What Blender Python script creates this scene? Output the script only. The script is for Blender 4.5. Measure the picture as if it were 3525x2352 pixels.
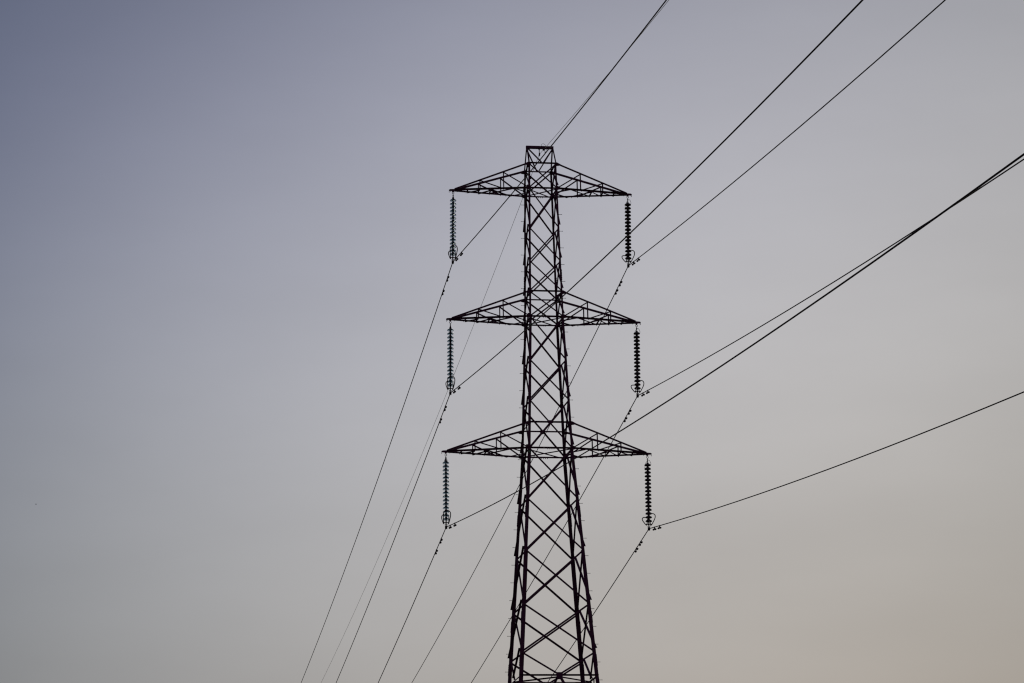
import bpy, bmesh, math
from mathutils import Vector, Matrix
R_ = math.radians
for o in list(bpy.data.objects):
    bpy.data.objects.remove(o)
SC = bpy.context.scene
COL = SC.collection

# ------------------------------------------------------------------ camera
YAW, PITCH, ROLL = 0.15734616, 0.24661221, -0.02155214
cam_d = bpy.data.cameras.new('camera')
cam = bpy.data.objects.new('camera', cam_d)
COL.objects.link(cam)
fwd = Vector((math.sin(YAW) * math.cos(PITCH), math.cos(YAW) * math.cos(PITCH), math.sin(PITCH)))
rgt = Vector((math.cos(YAW), -math.sin(YAW), 0))
upv = rgt.cross(fwd)
cR = math.cos(ROLL) * rgt + math.sin(ROLL) * upv
cU = -math.sin(ROLL) * rgt + math.cos(ROLL) * upv
CAM = Vector((-18.8597, -110.8778, 1.7))
M = Matrix.Identity(4)
for i in range(3):
    M[i][0], M[i][1], M[i][2], M[i][3] = cR[i], cU[i], -fwd[i], CAM[i]
cam.matrix_world = M
cam_d.sensor_width = 36.0
cam_d.lens = 36.0 * 10314.23 / 3525.0
cam_d.clip_start = 0.1
cam_d.clip_end = 12000
SC.camera = cam
SC.cycles.filter_width = 1.2

# ------------------------------------------------------------------ world: dusk sky behind a thin even cloud veil
SUN_EL, SUN_AZ = 4.0, 14.7
world = bpy.data.worlds.new("World")
SC.world = world
world.use_nodes = True
nt = world.node_tree
nt.nodes.clear()
N = nt.nodes.new


def mth(op, a, b=None, c=None):
    n = N('ShaderNodeMath')
    n.operation = op
    for i, v in enumerate((a, b, c)):
        if v is None:
            continue
        if isinstance(v, (int, float)):
            n.inputs[i].default_value = v
        else:
            nt.links.new(v, n.inputs[i])
    return n.outputs[0]


tc = N('ShaderNodeTexCoord')
sep = N('ShaderNodeSeparateXYZ')
nt.links.new(tc.outputs['Generated'], sep.inputs[0])
az = mth('MULTIPLY', mth('ARCTAN2', sep.outputs[0], sep.outputs[1]), 57.29578)
el = mth('MULTIPLY', mth('ARCSINE', sep.outputs[2]), 57.29578)
xx = mth('DIVIDE', mth('SUBTRACT', az, -1.29393), 14.73262)
yy = mth('DIVIDE', mth('SUBTRACT', el, 12.00049), 7.74757)
q2 = mth('ADD', mth('ADD', mth('MULTIPLY', xx, xx), mth('MULTIPLY', yy, yy)),
         mth('MULTIPLY', mth('MULTIPLY', xx, yy), 2 * -0.40204))
glow = mth('EXPONENT', mth('MULTIPLY', q2, -0.5))
ee = mth('DIVIDE', mth('SUBTRACT', el, 14.0), 10.0)
ec = mth('MAXIMUM', mth('MINIMUM', ee, 3.0), -1.5)
ge = mth('MULTIPLY', glow, ee)
gx = mth('MULTIPLY', glow, xx)
gee = mth('MULTIPLY', ge, ee)
# faint streaks in the cloud
mp = N('ShaderNodeMapping')
mp.inputs['Scale'].default_value = (7, 7, 22)
mp.inputs['Rotation'].default_value = (0.0, R_(28), 0.0)
nt.links.new(tc.outputs['Generated'], mp.inputs[0])
nz = N('ShaderNodeTexNoise')
nz.inputs['Scale'].default_value = 1.6
nz.inputs['Detail'].default_value = 4
nt.links.new(mp.outputs[0], nz.inputs['Vector'])
streak = mth('ADD', mth('MULTIPLY', nz.outputs['Fac'], 0.13), 0.935)
# a faint greyer band of cloud low on the right
bz = mth('ADD', mth('POWER', mth('DIVIDE', mth('SUBTRACT', az, 13.4), 3.2), 2.0), mth('POWER', mth('DIVIDE', mth('SUBTRACT', el, 10.2), 0.9), 2.0))
streak = mth('MULTIPLY', streak, mth('SUBTRACT', 1.0, mth('MULTIPLY', mth('EXPONENT', mth('MULTIPLY', bz, -0.5)), 0.075)))
A0 = (0.1677, 0.1690, 0.1461)
A1 = (-0.0363, -0.0219, -0.0267)
A2 = (0.0611, 0.0811, 0.1697)
A3 = (-0.0535, -0.0609, 0.0455)
A4 = (0.4239, 0.4027, 0.3858)
A5 = (-0.1447, -0.1397, -0.0761)
FLOOR = (0.082, 0.098, 0.150)
comb = N('ShaderNodeCombineColor')
for i in range(3):
    v = mth('ADD', mth('MULTIPLY', ec, A1[i]), A0[i])
    v = mth('ADD', v, mth('MULTIPLY', glow, A2[i]))
    v = mth('ADD', v, mth('MULTIPLY', ge, A3[i]))
    v = mth('ADD', v, mth('MULTIPLY', gx, A4[i]))
    v = mth('ADD', v, mth('MULTIPLY', gee, A5[i]))
    v = mth('SMOOTH_MAX', mth('MULTIPLY', v, streak), FLOOR[i], 0.06)
    nt.links.new(v, comb.inputs[i])
sky = N('ShaderNodeTexSky')
sky.sky_type = 'NISHITA'
sky.sun_disc = False
sky.sun_elevation = R_(SUN_EL)
sky.sun_rotation = R_(SUN_AZ)
bgs = N('ShaderNodeBackground')
bgs.inputs[1].default_value = 0.05
nt.links.new(sky.outputs[0], bgs.inputs[0])
bgv = N('ShaderNodeBackground')
bgv.inputs[1].default_value = 1.0
nt.links.new(comb.outputs[0], bgv.inputs[0])
mixs = N('ShaderNodeMixShader')
mixs.inputs[0].default_value = 0.95
nt.links.new(bgs.outputs[0], mixs.inputs[1])
nt.links.new(bgv.outputs[0], mixs.inputs[2])
wo = N('ShaderNodeOutputWorld')
nt.links.new(mixs.outputs[0], wo.inputs[0])

# ------------------------------------------------------------------ sun: low behind the pylon, filtered by cloud
sd = bpy.data.lights.new('sun', 'SUN')
sd.energy = 0.5
sd.angle = R_(12)
sd.color = (1.0, 0.88, 0.74)
sun = bpy.data.objects.new('sun', sd)
COL.objects.link(sun)
sv = Vector((math.sin(R_(SUN_AZ)) * math.cos(R_(SUN_EL)), math.cos(R_(SUN_AZ)) * math.cos(R_(SUN_EL)), math.sin(R_(SUN_EL))))
sun.rotation_euler = sv.to_track_quat('Z', 'Y').to_euler()

vs = SC.view_settings
vs.view_transform = 'Standard'
vs.look = 'None'
vs.exposure = 0.0
vs.gamma = 1.0
vs.use_curve_mapping = False


# ------------------------------------------------------------------ materials
def mat(name, col, rough=0.6, metal=0.0, spec=0.3, noise=None, trans=0.0, ior=1.5, nscale=6.0):
    m = bpy.data.materials.new(name)
    m.use_nodes = True
    t = m.node_tree
    b = t.nodes['Principled BSDF']
    b.inputs['Base Color'].default_value = (*col, 1)
    b.inputs['Roughness'].default_value = rough
    b.inputs['Metallic'].default_value = metal
    b.inputs['Specular IOR Level'].default_value = spec
    b.inputs['Transmission Weight'].default_value = trans
    b.inputs['IOR'].default_value = ior
    if noise:
        tcn = t.nodes.new('ShaderNodeTexCoord')
        n = t.nodes.new('ShaderNodeTexNoise')
        n.inputs['Scale'].default_value = nscale
        n.inputs['Detail'].default_value = 6
        r = t.nodes.new('ShaderNodeValToRGB')
        r.color_ramp.elements[0].position = 0.35
        r.color_ramp.elements[1].position = 0.68
        r.color_ramp.elements[0].color = (*col, 1)
        r.color_ramp.elements[1].color = (*noise, 1)
        t.links.new(tcn.outputs['Object'], n.inputs['Vector'])
        t.links.new(n.outputs['Fac'], r.inputs[0])
        t.links.new(r.outputs[0], b.inputs['Base Color'])
    return m


STEEL = mat('weathered_dark_steel', (0.064, 0.013, 0.046), 0.8, 0.0, 0.10, noise=(0.090, 0.024, 0.066))
FITTING = mat('dark_fitting_metal', (0.034, 0.014, 0.028), 0.7, 0.0, 0.15, noise=(0.05, 0.024, 0.042), nscale=30)
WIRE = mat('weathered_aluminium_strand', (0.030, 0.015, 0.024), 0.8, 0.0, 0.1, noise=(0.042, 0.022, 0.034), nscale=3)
EWIRE = mat('galvanised_strand', (0.10, 0.10, 0.11), 0.6, 0.0, 0.3, noise=(0.14, 0.14, 0.15), nscale=3)
GLASS = mat('toughened_glass', (0.64, 0.75, 0.77), 0.12, 0.0, 0.4, trans=1.0, ior=1.30)
PORCELAIN = mat('brown_glazed_porcelain', (0.044, 0.016, 0.034), 0.30, 0.0, 0.4, noise=(0.042, 0.020, 0.028), nscale=12)
PLATE = mat('enamel_plate', (0.10, 0.14, 0.11), 0.5, 0.0, 0.3, noise=(0.07, 0.10, 0.08), nscale=20)
CONC = mat('concrete', (0.30, 0.29, 0.27), 0.9, 0.0, 0.2, noise=(0.22, 0.21, 0.20), nscale=5)
GRASS = mat('field_grass', (0.035, 0.055, 0.018), 0.95, 0.0, 0.1, noise=(0.075, 0.080, 0.032), nscale=0.35)
FEATHER = mat('grey_feathers', (0.10, 0.10, 0.12), 0.8, 0.0, 0.2, noise=(0.16, 0.16, 0.18), nscale=20)


# ------------------------------------------------------------------ helpers
def build(name, bm, m, parent=None, smooth=False):
    bmesh.ops.recalc_face_normals(bm, faces=bm.faces)
    me = bpy.data.meshes.new(name)
    bm.to_mesh(me)
    bm.free()
    me.materials.append(m)
    if smooth:
        for p in me.polygons:
            p.use_smooth = True
    o = bpy.data.objects.new(name, me)
    COL.objects.link(o)
    if parent:
        o.parent = parent
    return o


def inst(name, mesh, parent=None, loc=(0, 0, 0), rot=(0, 0, 0)):
    o = bpy.data.objects.new(name, mesh)
    COL.objects.link(o)
    o.location = loc
    o.rotation_euler = rot
    if parent:
        o.parent = parent
    return o


def tag(o, label, cat, group=None):
    o['label'] = label
    o['category'] = cat
    if group:
        o['group'] = group


def empty(name, loc=(0, 0, 0)):
    o = bpy.data.objects.new(name, None)
    COL.objects.link(o)
    o.location = loc
    o.empty_display_size = 0.3
    return o


V = Vector


def loft(bm, rings, cap=True):
    vr = [[bm.verts.new(p) for p in r] for r in rings]
    n = len(vr[0])
    for a, b in zip(vr, vr[1:]):
        for i in range(n):
            bm.faces.new((a[i], a[(i + 1) % n], b[(i + 1) % n], b[i]))
    if cap:
        bm.faces.new(list(reversed(vr[0])))
        bm.faces.new(vr[-1])


def angle_bar(bm, p, q, n, a=0.05, t=0.006, off=0.003, side=-1):
    """rolled steel angle from p to q: one flange lies in the plane across n, the other stands along n"""
    p, q, n = V(p), V(q), V(n)
    d = (q - p).normalized()
    n = (n - n.dot(d) * d).normalized()
    m = d.cross(n)
    if side > 0:
        m = -m
    sec = [(-a / 2, off), (a / 2, off), (a / 2, off + t), (-a / 2 + t, off + t), (-a / 2 + t, off + a), (-a / 2, off + a)]
    loft(bm, [[c + m * s[0] + n * s[1] for s in sec] for c in (p, q)])


def box(bm, c, sx, sy, sz, ax=None):
    c = V(c)
    X, Y, Z = ax if ax else (V((1, 0, 0)), V((0, 1, 0)), V((0, 0, 1)))
    ring = lambda k: [c + X * (i * sx / 2) + Y * (j * sy / 2) + Z * (k * sz / 2) for i, j in ((-1, -1), (1, -1), (1, 1), (-1, 1))]
    loft(bm, [ring(-1), ring(1)])


def tube(bm, pts, r, seg=8, cap=True):
    pts = [V(p) for p in pts]
    rings = []
    d0 = (pts[1] - pts[0]).normalized()
    u = d0.orthogonal().normalized()
    for i, p in enumerate(pts):
        d = (pts[min(i + 1, len(pts) - 1)] - pts[max(i - 1, 0)]).normalized()
        u = (u - u.dot(d) * d).normalized()
        w = d.cross(u)
        rr = r[i] if isinstance(r, (list, tuple)) else r
        rings.append([p + u * (rr * math.cos(2 * math.pi * k / seg)) + w * (rr * math.sin(2 * math.pi * k / seg)) for k in range(seg)])
    loft(bm, rings, cap)


def spline(pts, n=6):
    """Catmull-Rom through pts"""
    P = [V(p) for p in pts]
    P = [2 * P[0] - P[1]] + P + [2 * P[-1] - P[-2]]
    out = []
    for i in range(1, len(P) - 2):
        for k in range(n):
            t = k / n
            a, b, c, d = P[i - 1], P[i], P[i + 1], P[i + 2]
            out.append(0.5 * (2 * b + (c - a) * t + (2 * a - 5 * b + 4 * c - d) * t * t + (3 * b - a - 3 * c + d) * t ** 3))
    out.append(P[-2])
    return out


def lathe(bm, prof, seg=28, z0=0.0, closed=False):
    rings = []
    for r, z in prof:
        if r < 1e-6:
            rings.append([bm.verts.new((0, 0, z0 + z))])
        else:
            rings.append([bm.verts.new((r * math.cos(2 * math.pi * k / seg), r * math.sin(2 * math.pi * k / seg), z0 + z)) for k in range(seg)])
    pairs = list(zip(rings, rings[1:]))
    if closed:
        pairs.append((rings[-1], rings[0]))
    for a, b in pairs:
        for k in range(seg):
            l = (k + 1) % seg
            if len(a) == 1 and len(b) == 1:
                continue
            if len(a) == 1:
                bm.faces.new((a[0], b[k], b[l]))
            elif len(b) == 1:
                bm.faces.new((a[k], a[l], b[0]))
            else:
                bm.faces.new((a[k], a[l], b[l], b[k]))


# ------------------------------------------------------------------ ground
bm = bmesh.new()
NR = [0, 15, 40, 90, 180, 350, 700, 1400, 2800, 6000]
for a, b in zip(NR, NR[1:]):
    for k in range(48):
        t0, t1 = 2 * math.pi * k / 48, 2 * math.pi * (k + 1) / 48
        if a == 0:
            bm.faces.new([bm.verts.new(p) for p in ((0, 0, 0), (b * math.cos(t0), b * math.sin(t0), 0), (b * math.cos(t1), b * math.sin(t1), 0))])
        else:
            bm.faces.new([bm.verts.new((r * math.cos(t), r * math.sin(t), 0)) for r, t in ((a, t0), (b, t0), (b, t1), (a, t1))])
bmesh.ops.remove_doubles(bm, verts=bm.verts, dist=0.001)
g = build('ground', bm, GRASS)
g['kind'] = 'structure'

# ------------------------------------------------------------------ pylon
ZTT, ZTB = 37.034, 36.010
ZP1, ZP2 = 34.398, 33.054
ZMT, ZMB = 31.828, 30.808
ZQ1, ZQ2 = 29.085, 27.488
ZBT, ZBB = 26.601, 25.586
ZR1, ZR2, ZR3, ZR4, ZR5 = 23.610, 21.605, 19.540, 17.704, 16.823
KN = [(ZTT, 0.552), (ZTB, 0.572), (ZMT, 0.648), (ZMB, 0.672), (ZBB, 0.868), (ZR5, 1.490), (0.25, 3.05)]


def W(z):
    for (za, wa), (zb, wb) in zip(KN, KN[1:]):
        if z >= zb:
            return wa + (wb - wa) * (za - z) / (za - zb)
    return KN[-1][1]


pylon = empty('pylon', (0, 0, 0))
tag(pylon, 'dark steel lattice electricity pylon with three crossarms rising from the bottom edge', 'pylon')


def leg_size(z):
    return 0.070 if z > ZMB else 0.092 if z > ZBB else 0.118 if z > ZR2 else 0.142


LEGS = {}
for sx, sy in ((-1, -1), (1, -1), (-1, 1), (1, 1)):
    bm = bmesh.new()
    cuts = [ZTT + 0.04, ZMB, ZBB, ZR2, ZR5, 0.25]
    for za, zb in zip(cuts, cuts[1:]):
        a = leg_size((za + zb) / 2)
        t = a * 0.13
        zs = sorted({za, zb} | {k[0] for k in KN if zb < k[0] < za}, reverse=True)
        rings = []
        for z in zs:
            w = W(z)
            rings.append([V((sx * (w - u), sy * (w - v), z)) for u, v in ((0, 0), (a, 0), (a, t), (t, t), (t, a), (0, a))])
        loft(bm, rings)
    # cover plates at the splices
    for zc in (ZP2 - 0.55, ZQ2 + 0.35, ZR1 - 0.5, ZR3 - 0.5, ZR4 - 0.3):
        a = leg_size(zc)
        w0, w1 = W(zc + 0.22), W(zc - 0.22)
        rings = []
        for z, w in ((zc + 0.22, w0), (zc - 0.22, w1)):
            rings.append([V((sx * (w - u), sy * (w - v), z)) for u, v in ((-0.010, -0.010), (a, -0.010), (a, -0.002), (-0.002, -0.002), (-0.002, a), (-0.010, a))])
        loft(bm, rings)
        for dz in (-0.17, -0.10, -0.03, 0.04, 0.11, 0.18):
            w = W(zc + dz)
            box(bm, (sx * (w + 0.018), sy * (w - a * 0.5), zc + dz), 0.014, 0.022, 0.022)
            box(bm, (sx * (w - a * 0.5), sy * (w + 0.018), zc + dz), 0.022, 0.014, 0.022)
    leg = build('leg', bm, STEEL, pylon)
    LEGS[(sx, sy)] = leg
    bm = bmesh.new()
    box(bm, (sx * W(0.25) * 0.99, sy * W(0.25) * 0.99, 0.06), 0.8, 0.8, 0.56)
    bmesh.ops.bevel(bm, geom=bm.edges[:], offset=0.04, segments=2, affect='EDGES')
    build('footing', bm, CONC, pylon)

# step bolts on two diagonally opposite legs
bm = bmesh.new()
tube(bm, [(0, 0, 0), (0.118, 0, 0)], 0.0085, 8)
tube(bm, [(0.116, 0, 0), (0.130, 0, 0)], 0.015, 6)
tube(bm, [(-0.001, 0, 0), (0.012, 0, 0)], 0.016, 6)
bm2 = bm
me_bolt = None
for (sx, sy), ztop, dz in (((-1, 1), 35.642, 0.6780), ((1, -1), 34.957, 0.6780)):
    k = 0
    while True:
        z = ztop - dz * k
        if z < 3.2:
            break
        a = leg_size(z)
        loc = (sx * (W(z) + 0.001), sy * (W(z) - a * 0.5), z)
        if me_bolt is None:
            o = build('step_bolt', bm2, FITTING, LEGS[(sx, sy)])
            me_bolt = o.data
            o.location = loc
        else:
            o = inst('step_bolt', me_bolt, LEGS[(sx, sy)], loc)
        if sx < 0:
            o.rotation_euler = (0, 0, math.pi)
        k += 1

# body bracing: X panels on the front and back faces, and on the two sides
PAN = [ZTT, ZTB, ZP1, ZP2, ZMT, ZMB, ZQ1, ZQ2, ZBB, ZR1, ZR2, ZR3, ZR4]


def brace_size(z):
    return 0.053 if z > ZMB else 0.058 if z > ZBB else 0.063 if z > ZR2 else 0.068


def face_bar(sy, xa, za, xb, zb, outside, name='diagonal_brace', a=None):
    a = a or brace_size((za + zb) / 2)
    n = V((0, sy if outside else -sy, 0))
    ia = 0.0 if outside else leg_size(za) * 0.13
    bm = bmesh.new()
    angle_bar(bm, (xa, sy * (W(za) - ia), za), (xb, sy * (W(zb) - ia), zb), n, a, a * 0.11, 0.003, 1 if outside else -1)
    return build(name, bm, STEEL, pylon)


def side_bar(sx, ya, za, yb, zb, outside, name='side_brace', a=None):
    a = a or brace_size((za + zb) / 2)
    n = V((sx if outside else -sx, 0, 0))
    ia = 0.0 if outside else leg_size(za) * 0.13
    bm = bmesh.new()
    angle_bar(bm, (sx * (W(za) - ia), ya, za), (sx * (W(zb) - ia), yb, zb), n, a, a * 0.11, 0.003, 1 if outside else -1)
    return build(name, bm, STEEL, pylon)


SO = 0.13
for za, zb in zip(PAN, PAN[1:]):
    ia, ib = 0.55 * leg_size(za), 0.55 * leg_size(zb)
    da = -0.04 if za in (ZTT, ZTB, ZMT, ZMB, ZBB) else -0.03
    db = 0.04 if zb in (ZTB, ZMT, ZMB, ZBB) else 0.03
    for s in (-1, 1):
        wa, wb = W(za) - ia, W(zb) - ib
        # s = -1 is the face towards the camera; 180 degree rotational symmetry
        face_bar(s, s * wa, za + da, -s * wb, zb + db, True)
        face_bar(s, -s * wa, za + da, s * wb, zb + db, False)
        oa = 0.0 if za == ZTT else SO
        side_bar(s, -s * -1 * (W(za + oa) - 0.4 * leg_size(za)), za + oa, s * -1 * (W(zb + SO) - 0.4 * leg_size(zb)), zb + SO, True)
        side_bar(s, s * -1 * (W(za + oa) - 0.4 * leg_size(za)), za + oa, s * (W(zb + SO) - 0.4 * leg_size(zb)), zb + SO, False)
# half panel above the waist: the bars run to the middle of the horizontal
for s in (-1, 1):
    wa = W(ZR4) - 0.07
    for k in (-1, 1):
        face_bar(s, k * wa, ZR4 - 0.03, k * 0.06, ZR5 + 0.06, k == s, a=0.066)
        side_bar(s, k * wa, ZR4 + SO, k * 0.06, ZR5 + 0.06, k == s, a=0.066)
# K bracing below the waist, then wide panels to the ground
ZK = [ZR5, 13.55, 7.2, 0.45]
for s in (-1, 1):
    for k in (-1, 1):
        face_bar(s, k * 0.07, ZR5 - 0.08, k * (W(13.55) - 0.08), 13.55, k == s, 'lower_brace', 0.09)
        side_bar(s, k * 0.07, ZR5 - 0.08, k * (W(13.55) - 0.08), 13.55, k == s, 'lower_brace', 0.09)
        for za, zb in ((13.55, 7.2), (7.2, 0.45)):
            face_bar(s, k * (W(za) - 0.08), za - 0.05, -k * (W(zb) - 0.08), zb + 0.05, k == s, 'lower_brace', 0.09)
            side_bar(s, k * (W(za) - 0.08), za - 0.05, -k * (W(zb) - 0.08), zb + 0.05, k == s, 'lower_brace', 0.09)

# horizontal ties round the body
for z, a in ((ZTT, 0.055), (ZTB, 0.055), (ZMT, 0.055), (ZMB, 0.060), (ZBT, 0.060), (ZBB, 0.062), (ZR5, 0.062), (13.55, 0.08), (7.2, 0.08)):
    for s in (-1, 1):
        bm = bmesh.new()
        w = W(z)
        angle_bar(bm, (-w, s * (w + 0.008), z), (w, s * (w + 0.008), z), (0, s, 0), a, a * 0.11, 0.004, s)
        if z in (ZTB, ZMB, ZBB):           # row of bolt ends at the middle splice
            for i in range(4):
                tube(bm, [(-0.12 + 0.08 * i + (0.04 if s > 0 else 0), s * (w + 0.02), z - a / 2 - 0.028), (-0.12 + 0.08 * i + (0.04 if s > 0 else 0), s * (w + 0.02), z - a / 2 + 0.002)], 0.012, 6)
        build('cross_tie', bm, STEEL, pylon)
        bm = bmesh.new()
        angle_bar(bm, (s * (w - 0.016), -w, z - 0.03), (s * (w - 0.016), w, z - 0.03), (-s, 0, 0), a * 0.8, a * 0.1, 0.006, s)
        build('side_tie', bm, STEEL, pylon)

# plan bracing at the bottom chord levels (crossing) and at the waist (diamond with a bar across)
for z in (ZTB, ZMB, ZBB):
    w = W(z) - 0.03
    for k in (-1, 1):
        bm = bmesh.new()
        angle_bar(bm, (-w, -k * w, z - 0.035 - 0.012 * (k > 0)), (w, k * w, z - 0.035 - 0.012 * (k > 0)), (0, 0, -1 if k > 0 else 1), 0.045, 0.005, 0.003)
        build('plan_brace', bm, STEEL, pylon)
w = W(ZR5) - 0.03
for pa, pb in (((0, -w), (-w, 0)), ((0, -w), (w, 0)), ((0, w), (-w, 0)), ((0, w), (w, 0)), ((-w, 0), (w, 0))):
    bm = bmesh.new()
    zz = ZR5 - (0.05 if pa[1] == 0 else 0.03)
    angle_bar(bm, (*pa, zz), (*pb, zz), (0, 0, -1), 0.052 if pa[1] else 0.042, 0.006, 0.003)
    build('plan_brace', bm, STEEL, pylon)


# gusset plates
def gusset(pts, n, th=0.010, off=0.0):
    bm = bmesh.new()
    n = V(n).normalized()
    loft(bm, [[V(p) + n * off for p in pts], [V(p) + n * (off + th) for p in pts]])
    return build('gusset_plate', bm, STEEL, pylon)


for zt, zb, lt, in ((ZTT, ZTB, 3.465), (ZMT, ZMB, 3.657), (ZBT, ZBB, 3.917)):
    for sx in (-1, 1):
        for sy in (-1, 1):
            w = W(zt)
            slope = (zt - zb) / (lt - w)
            gusset([(sx * (w - 0.09), sy * w, zt + 0.030), (sx * (w + 0.02), sy * w, zt + 0.040), (sx * (w + 0.19), sy * w, zt - 0.19 * slope + 0.015),
                    (sx * (w + 0.10), sy * w, zt - 0.10), (sx * (w - 0.03), sy * w, zt - 0.12), (sx * (w - 0.09), sy * w, zt - 0.07)], (0, sy, 0), 0.010, 0.0335)
            w = W(zb)
            gusset([(sx * (w - 0.10), sy * w, zb + 0.05), (sx * (w - 0.02), sy * w, zb + 0.10), (sx * (w + 0.04), sy * w, zb + 0.08),
                    (sx * (w + 0.10), sy * w, zb - 0.03), (sx * (w - 0.02), sy * w, zb - 0.08), (sx * (w - 0.10), sy * w, zb - 0.05)], (0, sy, 0), 0.010, 0.0335)
w = W(ZR5)
for s in (-1, 1):
    gusset([(-0.12, s * w, ZR5 + 0.10), (0.12, s * w, ZR5 + 0.10), (0.13, s * w, ZR5 - 0.02), (0.08, s * w, ZR5 - 0.17), (-0.08, s * w, ZR5 - 0.17), (-0.13, s * w, ZR5 - 0.02)], (0, s, 0), 0.012, 0.085)
    gusset([(s * w, -0.10, ZR5 + 0.09), (s * w, 0.10, ZR5 + 0.09), (s * w, 0.11, ZR5 - 0.02), (s * w, 0.07, ZR5 - 0.15), (s * w, -0.07, ZR5 - 0.15), (s * w, -0.11, ZR5 - 0.02)], (s, 0, 0), 0.012, 0.085)
for s in (-1, 1):
    w = W(ZBT)
    gusset([(-0.10, s * w, ZBT + 0.06), (0.10, s * w, ZBT + 0.06), (0.10, s * w, ZBT - 0.05), (0, s * w, ZBT - 0.10), (-0.10, s * w, ZBT - 0.05)], (0, s, 0), 0.010, 0.074)

# small circuit plates on the near left leg under each crossarm
for z in (ZTB - 0.10, ZMB - 0.35, ZBB - 0.16):
    bm = bmesh.new()
    w = W(z)
    box(bm, (-w + 0.055, -w - 0.055, z), 0.10, 0.006, 0.075)
    build('circuit_plate', bm, PLATE, pylon)

# peak: four corner bars leaning to a ridge beam, V bracing front and back
ZP = 37.80
bm = bmesh.new()
for sx in (-1, 1):
    for sy in (-1, 1):
        angle_bar(bm, (sx * (W(ZTT) - 0.02), sy * (W(ZTT) - 0.005), ZTT + 0.03), (sx * 0.515, sy * 0.060, ZP), (0, sy, 0), 0.050, 0.006, 0.003, sx * sy)
peak = build('peak', bm, STEEL, pylon)
bm = bmesh.new()
H, T = 0.105, 0.010
loft(bm, [[V((x, y, z)) for y, z in ((-0.055, ZP + 0.002), (-0.047, ZP + 0.002), (-0.047, ZP + H - T), (0.047, ZP + H - T), (0.047, ZP + 0.002), (0.055, ZP + 0.002), (0.055, ZP + H), (-0.055, ZP + H))] for x in (-0.545, 0.545)])
for sx in (-1, 1):
    box(bm, (sx * 0.515, 0, ZP - 0.02), 0.05, 0.135, 0.10)
build('top_beam', bm, STEEL, peak)
for sy in (-1, 1):
    for sx in (-1, 1):
        bm = bmesh.new()
        angle_bar(bm, (sx * 0.50, sy * 0.066, ZP - 0.01), (sx * 0.04, sy * (W(ZTT) + 0.002), ZTT + 0.03), (0, sy, 0), 0.046, 0.005, 0.006, sx)
        build('peak_brace', bm, STEEL, peak)


# crossarms
def arm(sx, zt, zb, L, name='crossarm'):
    wt, wb = W(zt), W(zb)
    ytip = 0.050
    Lc = L - 0.05
    ztip_t, ztip_b = zb + 0.035, zb + 0.0
    top = lambda t, s: V((sx * (wt + (Lc - wt) * t), s * (wt + 0.002 + (ytip - wt) * t), zt + (ztip_t - zt) * t))
    bot = lambda t, s: V((sx * (wb + (Lc - wb) * t), s * (wb + 0.002 + (ytip - wb) * t), zb + (ztip_b - zb) * t))
    ac = 0.068
    bm = bmesh.new()
    for s in (-1, 1):
        angle_bar(bm, top(-0.02, s), top(1, s), (0, s, 0), ac, 0.007, 0.004, -s * sx)
        angle_bar(bm, bot(-0.02, s), bot(1, s), (0, s, 0), ac, 0.007, 0.004, s * sx)
        for t in (0.02, 0.26, 0.34, 0.50, 0.66, 0.83):
            p = bot(t, s)
            tube(bm, [p + V((0, s * 0.03, -ac / 2 - 0.022)), p + V((0, s * 0.03, -ac / 2 + 0.002))], 0.012, 6)
    A = build(name, bm, STEEL, pylon)
    for s in (-1, 1):
        for t in (0.335, 0.655):
            bm = bmesh.new()
            tt = (sx * (wb + (Lc - wb) * t) - sx * wt) / (sx * (Lc - wt))
            p, q = bot(t, s), top(tt, s)
            angle_bar(bm, p, q, (0, -s, 0), 0.044, 0.005, 0.004, sx)
            build('hanger_post', bm, STEEL, A)
        t1 = (wb + (Lc - wb) * 0.335 - wt) / (Lc - wt)
        t2 = (wb + (Lc - wb) * 0.655 - wt) / (Lc - wt)
        for p, q in ((top(t1 + 0.01, s), bot(0.0, s) + V((0, 0, 0.02))), (top(t2 + 0.01, s), bot(0.345, s))):
            bm = bmesh.new()
            angle_bar(bm, p, q, (0, s, 0), 0.047, 0.005, 0.012, sx * s)
            build('web_brace', bm, STEEL, A)
    # bracing in the bottom plane
    dn = V((0, 0, -1))
    m0 = V((sx * wb, 0, zb))
    segs = [(bot(0.20, -1), m0), (bot(0.20, 1), m0), (bot(0.20, -1), bot(0.50, 1)), (bot(0.20, 1), bot(0.50, -1)),
            (bot(0.50, -1), bot(0.50, 1)), (bot(0.50, -1), bot(0.66, 1)), (bot(0.66, -1), bot(0.66, 1)), (bot(0.66, -1), bot(0.82, 1)), (bot(0.82, -1), bot(0.82, 1))]
    for i, (p, q) in enumerate(segs):
        bm = bmesh.new()
        dz = V((0, 0, -0.012 - 0.008 * (i % 3)))
        angle_bar(bm, p + dz, q + dz, dn if i % 2 else -dn, 0.042, 0.005, 0.003)
        build('plan_brace', bm, STEEL, A)
    # tip plates that carry the insulator
    bm = bmesh.new()
    for s in (-1, 1):
        pts = [(-0.32, 0.060), (-0.10, 0.045), (0.12, 0.034), (0.165, 0.010), (0.160, -0.020), (0.05, -0.026), (0.03, -0.075), (-0.03, -0.075), (-0.05, -0.026), (-0.32, -0.032)]
        loft(bm, [[V((sx * (L + u), y, zb + v)) for u, v in pts] for y in (s * 0.030, s * 0.042)])
    box(bm, (sx * (L - 0.08), 0, zb + 0.030), 0.38, 0.056, 0.010)
    for u, h in ((0.155, 0.075), (0.105, 0.045), (-0.105, 0.035), (-0.155, 0.055), (-0.205, 0.030)):
        tube(bm, [(sx * (L + u), 0.0, zb - 0.020 - h), (sx * (L + u), 0.0, zb + 0.024)], 0.010, 6)
    build('tip_plate', bm, STEEL, A)
    return A


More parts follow.
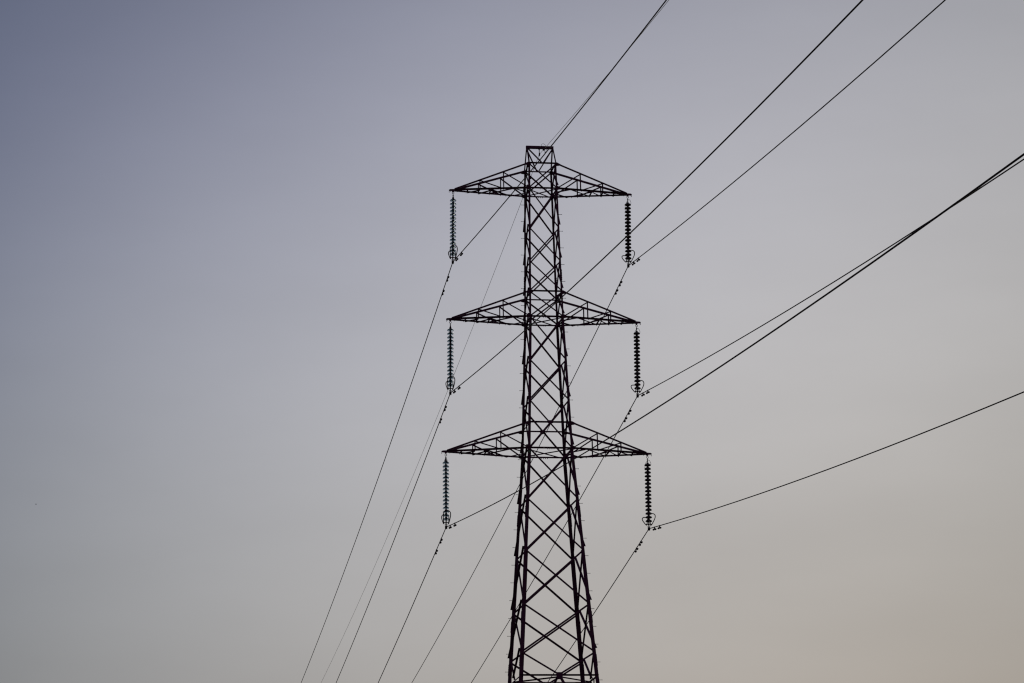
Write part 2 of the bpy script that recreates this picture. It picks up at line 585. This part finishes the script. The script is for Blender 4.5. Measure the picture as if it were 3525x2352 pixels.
TIPS = {}
for key, zt, zb, L, zatt, zcl, sw in (('top', ZTT, ZTB, 3.465, 35.920, 33.096, -0.059), ('middle', ZMT, ZMB, 3.657, 30.696, 27.873, -0.047), ('bottom', ZBT, ZBB, 3.917, 25.470, 22.648, -0.031)):
    for sx in (-1, 1):
        arm(sx, zt, zb, L)
        TIPS[(key, sx)] = (sx * L, zatt, zcl, sw)

# ------------------------------------------------------------------ insulator strings
PITCH_D = 0.146


def disc_mesh(glass):
    bm = bmesh.new()
    if glass:      # thin bell with two shallow ribs underneath
        lathe(bm, [(0.044, 0.062), (0.070, 0.061), (0.096, 0.053), (0.115, 0.036), (0.125, 0.014), (0.127, 0.0), (0.1235, -0.004), (0.1185, 0.010),
                   (0.109, 0.029), (0.100, 0.036), (0.097, 0.018), (0.0935, 0.018), (0.090, 0.041), (0.078, 0.047),
                   (0.074, 0.024), (0.0705, 0.024), (0.066, 0.049), (0.047, 0.051), (0.044, 0.053)], 32, closed=True)
    else:
        lathe(bm, [(0.044, 0.062), (0.070, 0.061), (0.096, 0.053), (0.115, 0.036), (0.125, 0.014), (0.127, 0.0), (0.1235, -0.006), (0.119, 0.0),
                   (0.112, 0.012), (0.106, 0.014), (0.101, 0.000), (0.0975, -0.018), (0.091, -0.018), (0.088, 0.004), (0.084, 0.024), (0.078, 0.026),
                   (0.074, 0.000), (0.071, -0.018), (0.064, -0.018), (0.061, 0.006), (0.058, 0.034), (0.047, 0.036), (0.044, 0.040)], 32, closed=True)
    return bm


def cap_mesh():
    bm = bmesh.new()
    lathe(bm, [(0, 0.118), (0.024, 0.118), (0.034, 0.112), (0.043, 0.100), (0.049, 0.078), (0.053, 0.062), (0.053, 0.046), (0.043, 0.043), (0.0425, 0.036),
               (0.034, 0.024), (0.028, 0.014), (0.025, 0.004), (0.025, -0.022), (0.022, -0.030), (0, -0.032)], 20)
    return bm


_t = build('disc', disc_mesh(True), GLASS, smooth=True)
ME_GLASS = _t.data
bpy.data.objects.remove(_t)
_t = build('disc', disc_mesh(False), PORCELAIN, smooth=True)
ME_PORC = _t.data
bpy.data.objects.remove(_t)
_t = build('cap', cap_mesh(), FITTING, smooth=True)
ME_CAP = _t.data
bpy.data.objects.remove(_t)

GRP_INS = 'insulator strings hanging from the crossarm tips'
STR = {}
for (key, sx), (x, za, zc, sw) in TIPS.items():
    root = empty('insulator_string', (x, 0, za))
    root.rotation_euler = (0, -sw / (za - zc), 0)
    kind = 'clear glass insulator string hanging from the left tip of the %s crossarm' if sx < 0 else 'dark brown porcelain insulator string hanging from the right tip of the %s crossarm'
    tag(root, kind % key, 'insulator string', GRP_INS)
    LEN = za - zc
    me = ME_GLASS if sx < 0 else ME_PORC
    for i in range(16):
        d = inst('disc', me, root, (0, 0, -0.345 - PITCH_D * i))
        inst('cap', ME_CAP, d)
    # top link: shackle ring, ball link
    bm = bmesh.new()
    ring = [(0.036 * math.sin(a), 0, -0.020 + 0.040 * math.cos(a)) for a in [2 * math.pi * k / 16 for k in range(17)]]
    tube(bm, ring, 0.010, 6, cap=False)
    tube(bm, [(0, 0, -0.052), (0, 0, -0.235)], [0.012, 0.014], 8)
    box(bm, (0, 0, -0.12), 0.055, 0.020, 0.026)
    box(bm, (0, 0, -0.175), 0.040, 0.034, 0.034)
    if sx < 0:
        tube(bm, [(0, 0, -0.15), (0, 0, -0.235)], [0.016, 0.044], 10)
    build('top_link', bm, FITTING, root)
    # upper arcing horns
    bm = bmesh.new()
    if sx > 0:
        tube(bm, spline([(0, -0.012, -0.155), (0.012, -0.10, -0.155), (0.030, -0.24, -0.20), (0.055, -0.36, -0.33), (0.050, -0.35, -0.41), (0.015, -0.30, -0.415)]), 0.0075, 6)
        tube(bm, spline([(0, 0.012, -0.155), (-0.012, 0.10, -0.165), (-0.035, 0.22, -0.23), (-0.050, 0.30, -0.35), (-0.052, 0.31, -0.44), (-0.020, 0.28, -0.475)]), 0.0075, 6)
        build('arcing_horn', bm, FITTING, root)
    elif key == 'bottom':
        tube(bm, spline([(0, -0.012, -0.13), (0.012, -0.08, -0.15), (0.040, -0.16, -0.30), (0.045, -0.17, -0.42)]), 0.0065, 6)
        tube(bm, spline([(0, 0.012, -0.13), (-0.015, 0.08, -0.14), (-0.045, 0.16, -0.26), (-0.060, 0.17, -0.52)]), 0.0065, 6)
        build('arcing_horn', bm, FITTING, root)
    else:
        bm.free()
    # bottom yoke with the two racket shaped arcing horns
    zy = -0.345 - PITCH_D * 15 - 0.105
    bm = bmesh.new()
    tube(bm, [(0, 0, zy + 0.085), (0, 0, zy - 0.14)], [0.026, 0.017], 8)
    box(bm, (0, 0, zy), 0.20, 0.030, 0.030)
    box(bm, (0, 0, zy - 0.012), 0.045, 0.16, 0.024)
    for k in (-1, 1):
        box(bm, (k * 0.088, 0, zy - 0.022), 0.030, 0.075, 0.050)
    box(bm, (0, 0, zy - 0.125), 0.062, 0.022, 0.022)
    ring = [(0.020 * math.sin(a), 0, zy - 0.150 + 0.028 * math.cos(a)) for a in [2 * math.pi * k / 14 for k in range(15)]]
    tube(bm, ring, 0.012, 6, cap=False)
    build('yoke', bm, FITTING, root)
    tw = -0.02 if sx < 0 else 0.17
    ow = 0.138 if sx < 0 else 0.145
    for s in (-1, 1):
        R = Matrix.Rotation(tw, 3, 'Z')
        prof = [(-0.088, 0.03, -0.045), (-0.108, 0.10, 0.02), (-ow, 0.26, 0.20), (-ow * 0.93, 0.34, 0.31), (-ow * 0.55, 0.385, 0.375), (0, 0.40, 0.395),
                (ow * 0.55, 0.385, 0.375), (ow * 0.93, 0.34, 0.31), (ow, 0.26, 0.20), (0.108, 0.10, 0.02), (0.088, 0.03, -0.045)]
        if sx > 0:
            prof = [(a, b, c * 0.86) for a, b, c in prof]
        pts = [R @ V((a, s * b, 0)) + V((0, 0, zy + c)) for a, b, c in prof]
        bm = bmesh.new()
        tube(bm, spline(pts, 5), 0.0175, 8)
        build('arcing_ring', bm, FITTING, root)
    # suspension clamp: boat shaped body with keeper and bolts
    bm = bmesh.new()
    zq = -LEN
    secs = []
    for y, hw, up, lo in ((-0.135, 0.020, 0.022, -0.022), (-0.10, 0.030, 0.032, -0.040), (-0.045, 0.042, 0.046, -0.056), (0, 0.044, 0.052, -0.060), (0.045, 0.042, 0.046, -0.056), (0.10, 0.030, 0.032, -0.040), (0.135, 0.020, 0.022, -0.022)):
        dz = -0.12 * abs(y)
        secs.append([V((hw * math.cos(a), y, zq + dz + (up + lo) / 2 + (up - lo) / 2 * math.sin(a))) for a in [2 * math.pi * k / 12 for k in range(12)]])
    loft(bm, secs)
    for k in (-1, 1):
        box(bm, (k * 0.042, 0, zq + 0.052), 0.008, 0.030, 0.125)
        for y in (-0.05, 0.05):
            tube(bm, [(k * 0.030, y, zq - 0.066), (k * 0.030, y, zq + 0.050)], 0.008, 6)
    tube(bm, [(-0.052, 0, zq + 0.108), (0.052, 0, zq + 0.108)], 0.010, 6)
    build('suspension_clamp', bm, FITTING, root)
    STR[(key, sx)] = (x + sw, zc)

# ------------------------------------------------------------------ conductors and earth wire
B = 3.6e-4
KNEAR = -0.005
SLOPE = {('top', -1): (0.1304, 0.1225), ('top', 1): (0.1313, 0.1186), ('middle', -1): (0.1299, 0.1215), ('middle', 1): (0.1306, 0.1179),
         ('bottom', -1): (0.1296, 0.1201), ('bottom', 1): (0.1319, 0.1165)}


def wire_pt(x0, z0, an, af, y):
    s = abs(y)
    a = an if y < 0 else af
    # the clamp rounds the bend over its own length
    e = 0.12
    se = s - e * (1 - math.exp(-s / e)) * 0.5
    return V((x0 + (KNEAR * s if y < 0 else 0), y, z0 - a * se + B * s * s))


def wire_pts(x0, z0, an, af, lo=-355, hi=355):
    ys = []
    y = 0.0
    while y < hi:
        ys.append(y)
        y += 0.12 if y < 1 else 0.8 if y < 12 else 3.0
    ys.append(hi)
    full = [-v for v in reversed(ys[1:])] + ys
    return [wire_pt(x0, z0, an, af, v) for v in full]


for (key, sx), (x0, z0) in STR.items():
    an, af = SLOPE[(key, sx)]
    bm = bmesh.new()
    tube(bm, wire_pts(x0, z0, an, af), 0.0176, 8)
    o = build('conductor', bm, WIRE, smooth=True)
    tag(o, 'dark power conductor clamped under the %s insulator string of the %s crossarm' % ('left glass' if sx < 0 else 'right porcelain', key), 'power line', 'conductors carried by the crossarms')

EX, EZ, EAN, EAF = -0.020, 37.561, 0.1306, 0.1171
bm = bmesh.new()
tube(bm, wire_pts(EX, EZ, EAN, EAF), 0.0080, 8)
o = build('earth_wire', bm, EWIRE, smooth=True)
tag(o, 'thin grey earth wire passing through the peak just below the top beam', 'earth wire')

# clamp that hangs the earth wire under the top beam
ec_root = empty('earth_wire_clamp', (EX, 0, ZP))
tag(ec_root, 'small dark clamp hanging under the top beam of the pylon with a looped bonding lead', 'clamp')
z = lambda v: v - ZP
bm = bmesh.new()
box(bm, (0, 0, -0.010), 0.075, 0.085, 0.018)
box(bm, (0, 0, -0.040), 0.036, 0.030, 0.052)
tube(bm, [(0, 0, -0.06), (0, 0, -0.175)], 0.011, 8)
box(bm, (0, 0, -0.100), 0.034, 0.024, 0.020)
box(bm, (0, 0, -0.135), 0.026, 0.026, 0.018)
build('hanger', bm, FITTING, ec_root)
bm = bmesh.new()
secs = []
zc = EZ - ZP
for y, hw, h in ((-0.13, 0.010, 0.012), (-0.09, 0.020, 0.030), (0, 0.026, 0.045), (0.09, 0.020, 0.030), (0.13, 0.010, 0.012)):
    secs.append([V((hw * math.cos(a), y, zc - 0.12 * abs(y) + h * math.sin(a))) for a in [2 * math.pi * k / 10 for k in range(10)]])
loft(bm, secs)
box(bm, (0, 0, zc + 0.050), 0.040, 0.040, 0.060)
for y in (-0.05, 0.05):
    tube(bm, [(0.018, y, zc - 0.06), (0.018, y, zc + 0.05)], 0.008, 6)
build('clamp_body', bm, FITTING, ec_root)
# wire grips either side
for y0, y1 in ((-0.95, -1.28), (2.10, 2.34)):
    bm = bmesh.new()
    pts = [wire_pt(EX, EZ, EAN, EAF, y0 + (y1 - y0) * t / 4) - V((EX, 0, ZP)) for t in range(5)]
    tube(bm, pts, [0.014, 0.042, 0.052, 0.042, 0.014], 8)
    box(bm, pts[2] - V((0, 0, 0.035)), 0.03, 0.05, 0.05)
    build('wire_grip', bm, FITTING, ec_root)
# bonding lead: from the near grip up over the beam and down again
bm = bmesh.new()
p_g = wire_pt(EX, EZ, EAN, EAF, -1.15) - V((EX, 0, ZP))
lead = [p_g + V((0.01, 0, -0.02)), p_g + V((0.05, 0.10, -0.14)), p_g + V((0.06, 0.30, -0.10)), (0.245, -0.35, -0.10), (0.247, -0.15, 0.06), (0.215, -0.05, 0.17), (0.155, 0.0, 0.215), (0.105, 0.02, 0.19), (0.092, 0.03, 0.107)]
tube(bm, spline(lead, 6), 0.0065, 6)
build('bonding_lead', bm, FITTING, ec_root)

# ------------------------------------------------------------------ vibration dampers
ME_D = {}


def damper_meshes():
    bm = bmesh.new()
    box(bm, (0, 0, -0.028), 0.030, 0.050, 0.085)
    tube(bm, [(0, -0.025, 0), (0, 0.025, 0)], 0.026, 8)
    tube(bm, [(-0.026, 0, -0.045), (0.026, 0, -0.045)], 0.011, 6)
    c = build('damper', bm, FITTING)
    bm = bmesh.new()
    tube(bm, spline([(0, -0.185, -0.088), (0, -0.09, -0.076), (0, 0, -0.070), (0, 0.09, -0.076), (0, 0.185, -0.088)], 4), 0.007, 6)
    m = build('messenger_cable', bm, FITTING)
    bm = bmesh.new()
    secs = []
    for y, r in ((0.115, 0.020), (0.122, 0.031), (0.15, 0.037), (0.19, 0.038), (0.222, 0.033), (0.236, 0.018)):
        secs.append([V((r * math.cos(a), y, -0.088 + r * math.sin(a))) for a in [2 * math.pi * k / 14 for k in range(14)]])
    loft(bm, secs)
    w = build('weight', bm, FITTING, smooth=False)
    r = (c.data, m.data, w.data)
    for o in (c, m, w):
        bpy.data.objects.remove(o)
    return r


MC, MM, MW = damper_meshes()
DPOS = {-1: (-1.20, -2.55, 1.50, 2.93), 1: (-1.08, -2.03, 1.66, 2.54)}
for (key, sx), (x0, z0) in STR.items():
    an, af = SLOPE[(key, sx)]
    for y in DPOS[sx]:
        p = wire_pt(x0, z0, an, af, y)
        q = wire_pt(x0, z0, an, af, y + 0.1)
        o = inst('vibration_damper', MC, None, p, (math.atan2(q.z - p.z, 0.1), 0, 0))
        inst('messenger_cable', MM, o)
        inst('weight', MW, o)
        inst('weight', MW, o, (0, 0, 0), (0, 0, math.pi))
        tag(o, 'damper %s the clamp on the %s run of the %s %s conductor' % ('nearest' if abs(y) < 1.8 else 'second from', 'up-right' if y < 0 else 'down-left', key, 'left' if sx < 0 else 'right'),
            'vibration damper', 'dumbbell vibration dampers on the conductors')

# ------------------------------------------------------------------ a bird far off at the left
u, v = 123.5, 1736.0
d = (fwd * 10314.23 + cR * (u - 1762.5) - cU * (v - 1176.0)).normalized()
P = CAM + d * 420
bm = bmesh.new()
body = [(-0.16, 0.010), (-0.10, 0.035), (-0.02, 0.055), (0.06, 0.048), (0.11, 0.030), (0.14, 0.032), (0.165, 0.022), (0.19, 0.004)]
tube(bm, [(x, 0, 0) for x, r in body], [r for x, r in body], 10)
for s in (-1, 1):
    top = [(0.07, s * 0.03, 0.02), (0.06, s * 0.14, 0.07), (0.02, s * 0.27, 0.05), (-0.03, s * 0.28, 0.045), (-0.04, s * 0.15, 0.06), (-0.05, s * 0.03, 0.015)]
    loft(bm, [[V(p) for p in top], [V(p) - V((0, 0, 0.008)) for p in top]])
tail = [(-0.13, 0.012, 0.004), (-0.25, 0.045, 0.004), (-0.25, -0.045, 0.004), (-0.13, -0.012, 0.004)]
loft(bm, [[V(p) for p in tail], [V(p) - V((0, 0, 0.006)) for p in tail]])
b = build('bird', bm, FEATHER)
b.location = P
b.scale = (0.72, 0.72, 0.72)
b.rotation_euler = (R_(15), R_(10), R_(-25))
tag(b, 'tiny distant bird alone in the sky towards the left edge', 'bird')
